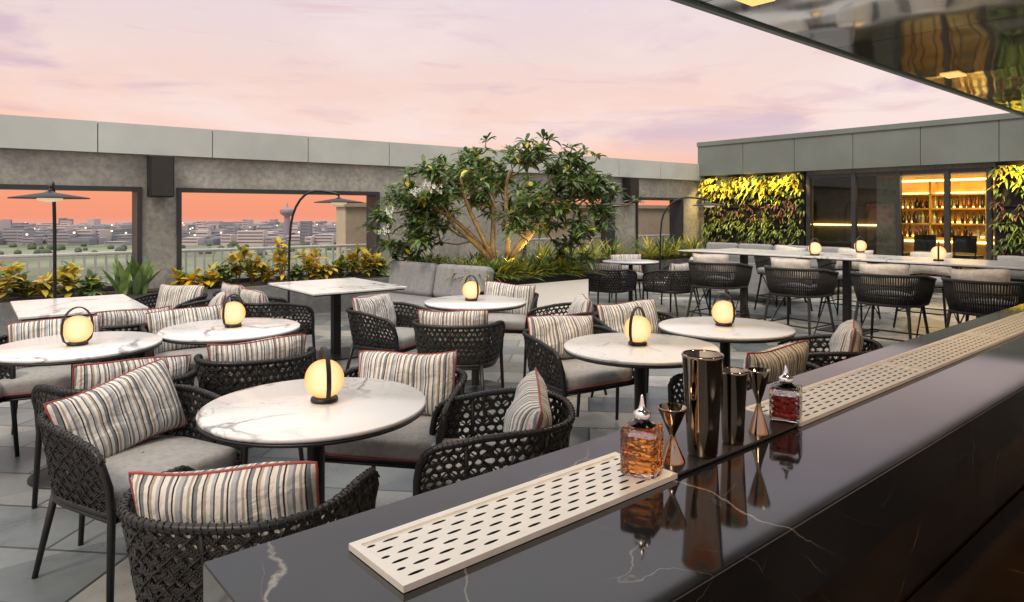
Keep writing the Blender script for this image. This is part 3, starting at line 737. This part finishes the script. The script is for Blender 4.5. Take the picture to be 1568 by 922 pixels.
for b in (5.6,4.6,3.6,2.6,1.6):
    p=AB(9.75,b); stool(p.x,p.y,ANG+math.pi/2+U(-.1,.1))
# ---------------------------------------------------------------- bar counter
root=empty('bar_counter',(0,0,0),ANC); Z=1.08
mb=MB(); mb.box(.254,7,.45,.868,Z-.11,Z); o=bev(mb.obj('marble_slab',[m_bm],parent=root),.003,2)
mb=MB(); mb.box(.29,6.95,.52,.84,0,Z-.112); mb.obj('counter_body',[m_bm2],parent=root)
mb=MB(); mb.box(-.3,7,-.12,.515,.70,.74); mb.box(-.3,7,.1,.50,.0,.698,0); mb.obj('lower_worktop',[m_bm2],parent=root)
def drain(a0,a1):
    e=empty('perforated_drain_tray',(0,0,0),ANC); b0,b1=.650,.778
    mb=MB(); m=.011
    F=lambda u,v: Vector((a0+m+(a1-a0-2*m)*u,b0+m+(b1-b0-2*m)*v,Z+.0065))
    nu=max(3,round((a1-a0-2*m)/.036)); lattice(mb,F,nu,6,.66,.32)
    for f_i in range(len(mb.f)): mb.s[f_i]=False
    mb.obj('slotted_plate',[m_steel],parent=e,merge=True)
    mb=MB(); mb.box(a0,a1,b0,b0+m,Z+.001,Z+.009); mb.box(a0,a1,b1-m,b1,Z+.001,Z+.009); mb.box(a0,a0+m,b0+m,b1-m,Z+.001,Z+.009); mb.box(a1-m,a1,b0+m,b1-m,Z+.001,Z+.009)
    mb.obj('rim',[m_steel],parent=e)
    mb=MB(); mb.box(a0+m,a1-m,b0+m,b1-m,Z+.0004,Z+.0012); mb.obj('tray_well',[m_dark],parent=e)
drain(.40,.90); drain(1.30,1.985); drain(1.99,2.7); drain(2.705,3.6); drain(3.605,4.6)
mb=MB(); mb.box(.905,1.295,.652,.776,Z+.001,Z+.007); bev(mb.obj('rubber_bar_mat',[M('bar_mat',(.02,.02,.022),.25)],rot=ANC),.002,2)
ZT=Z+.0072
# bottles & tools
g_cr=M('cut_crystal',(.98,.98,.98),.02,trans=1,ior=1.45,var=0)
nt=g_cr.node_tree; tc=N(nt,'ShaderNodeTexCoord')
ck=N(nt,'ShaderNodeTexVoronoi'); ck.inputs['Scale'].default_value=75; nt.links.new(tc.outputs['Object'],ck.inputs['Vector'])
bp=N(nt,'ShaderNodeBump'); bp.inputs['Strength'].default_value=.7; bp.inputs['Distance'].default_value=.003; nt.links.new(ck.outputs['Distance'],bp.inputs['Height']); nt.links.new(bp.outputs[0],nt.nodes['Principled BSDF'].inputs['Normal'])
def cutbottle(x,y,w,h,liq,fill):
    e=empty('cut_glass_bitters_bottle',(x,y,ZT),ANC+.35)
    lm=M('liquor',liq,.02,trans=.93,ior=1.36,var=.25,ns=60)
    mb=MB(); r=w/2; bh=h*.66
    mb.box(-r,r,-r,r,0,bh); bev(mb.obj('crystal_body',[g_cr],parent=e),.006,3)
    mb=MB(); z=.006; q=r*.86
    k=4; hh=(bh*fill-.006)/k
    prof=[]
    for i in range(k): prof+=[(q*.80,z+i*hh),(q,z+(i+.5)*hh)]
    prof.append((q*.80,z+k*hh))
    vs=[];fs=[]
    for rr,zz_ in prof:
        vs+=[(-rr,-rr,zz_),(rr,-rr,zz_),(rr,rr,zz_),(-rr,rr,zz_)]
    for i in range(len(prof)-1):
        for j in range(4): fs.append((i*4+j,i*4+(j+1)%4,(i+1)*4+(j+1)%4,(i+1)*4+j))
    fs.append((3,2,1,0)); n0=(len(prof)-1)*4; fs.append((n0,n0+1,n0+2,n0+3)); mb.add(vs,fs)
    mb.obj('liquor',[lm],parent=e)
    mb=MB(); mb.lathe([(r*.8,bh),(r*.5,bh+h*.04),(r*.38,bh+h*.07),(r*.38,bh+h*.13)],(0,0,0),24); mb.obj('neck',[g_cr],parent=e)
    mb=MB(); mb.lathe([(r*.48,bh+h*.10),(r*.5,bh+h*.17),(r*.3,bh+h*.20),(r*.2,bh+h*.23),(r*.13,bh+h*.30),(r*.07,bh+h*.40),(.001,bh+h*.41)],(0,0,0),24); mb.obj('dasher_top',[m_silver],parent=e)
cutbottle(.2065,1.089,.056,.115,(.85,.27,.03),.80); cutbottle(.548,1.372,.056,.10,(.22,.015,.01),.75)
def shaker(x,y,r0,r1,h,nm='cocktail_shaker_tin'):
    mb=MB(); mb.lathe([(r0*.9,0),(r0,.004),(r0+(r1-r0)*.3,h*.3),(r1,h-.006),(r1+.0015,h-.003),(r1,h),(r1-.002,h-.002),(r0,h*.3),(.001,h*.2)],(0,0,0),48); mb.obj(nm,[m_chrome],loc=(x,y,ZT))
shaker(.325,1.170,.025,.034,.172); shaker(.397,1.232,.019,.0245,.130)
def jigger(x,y,r,h):
    mb=MB(); mb.lathe([(r*.88,0),(r*.85,.004),(r*.4,h*.30),(r*.2,h*.45),(r*.22,h*.5),(r*.5,h*.66),(r,h-.002),(r,h),(r*.94,h),(r*.45,h*.66),(.001,h*.56)],(0,0,0),40); mb.obj('cocktail_jigger',[m_chrome],loc=(x,y,ZT))
jigger(.266,1.138,.024,.09); jigger(.462,1.285,.021,.118)
# ---------------------------------------------------------------- canopy over the bar
root=empty('bar_canopy',(0,0,0),ANC)
m_can=M('polished_canopy_panel',(.28,.28,.28),.07,metal=.9,var=.1,ns=.8)
nt=m_can.node_tree; tc=N(nt,'ShaderNodeTexCoord'); nz=N(nt,'ShaderNodeTexNoise'); nz.inputs['Scale'].default_value=1.3; nz.inputs['Detail'].default_value=1; nt.links.new(tc.outputs['Object'],nz.inputs['Vector'])
bp=N(nt,'ShaderNodeBump'); bp.inputs['Strength'].default_value=.3; bp.inputs['Distance'].default_value=.06; nt.links.new(nz.outputs['Fac'],bp.inputs['Height']); nt.links.new(bp.outputs[0],nt.nodes['Principled BSDF'].inputs['Normal'])
mb=MB(); a=.0
while a<12.4:
    for (b0,b1) in ((-3,-1.3),(-1.3,.4),(.4,2.1)): mb.box(a+.004,a+1.546,b0+.004,b1-.004,2.60,2.63)
    a+=1.55
mb.obj('soffit_panels',[m_can],parent=root)
mb=MB(); mb.box(-.02,12.45,-3.02,2.10,2.631,2.8); mb.box(-.02,12.45,2.10,2.14,2.585,2.8); mb.obj('roof_edge',[m_fascia2],parent=root)
m_glow=M('glow_plate',(1,.8,.5),.5,es=1.1,ec=(1,.55,.14))
mb=MB()
for a in (3.23,6.24,9.2): mb.box(a-.1,a+.1,1.8,1.93,2.590,2.599)  # glowing plates standing in for warm reflections on the polished soffit
for a in (1.6,3.1,4.6): mb.box(a-.08,a+.08,.2,.32,2.590,2.599)  # plates added out of view above the counter
mb.obj('soffit_glow_plates',[m_glow],parent=root)
for a in (1.6,3.1,4.6):
    light('SPOT','added_counter_spot',AB(a,.26,2.58,ANC),60,(1,.68,.34),.06,tgt=AB(a+.2,.6,1.0,ANC),spot=1.6)  # unseen spots added to give the counter a warm glow
for a in (3.23,6.24):
    light('SPOT','added_soffit_spot',AB(a,1.86,2.58,ANC),80,(1,.66,.32),.06,tgt=AB(a,2.3,0,ANC),spot=2.0)  # spots added under the plates that stand in for reflections
print('objects',len(bpy.data.objects))
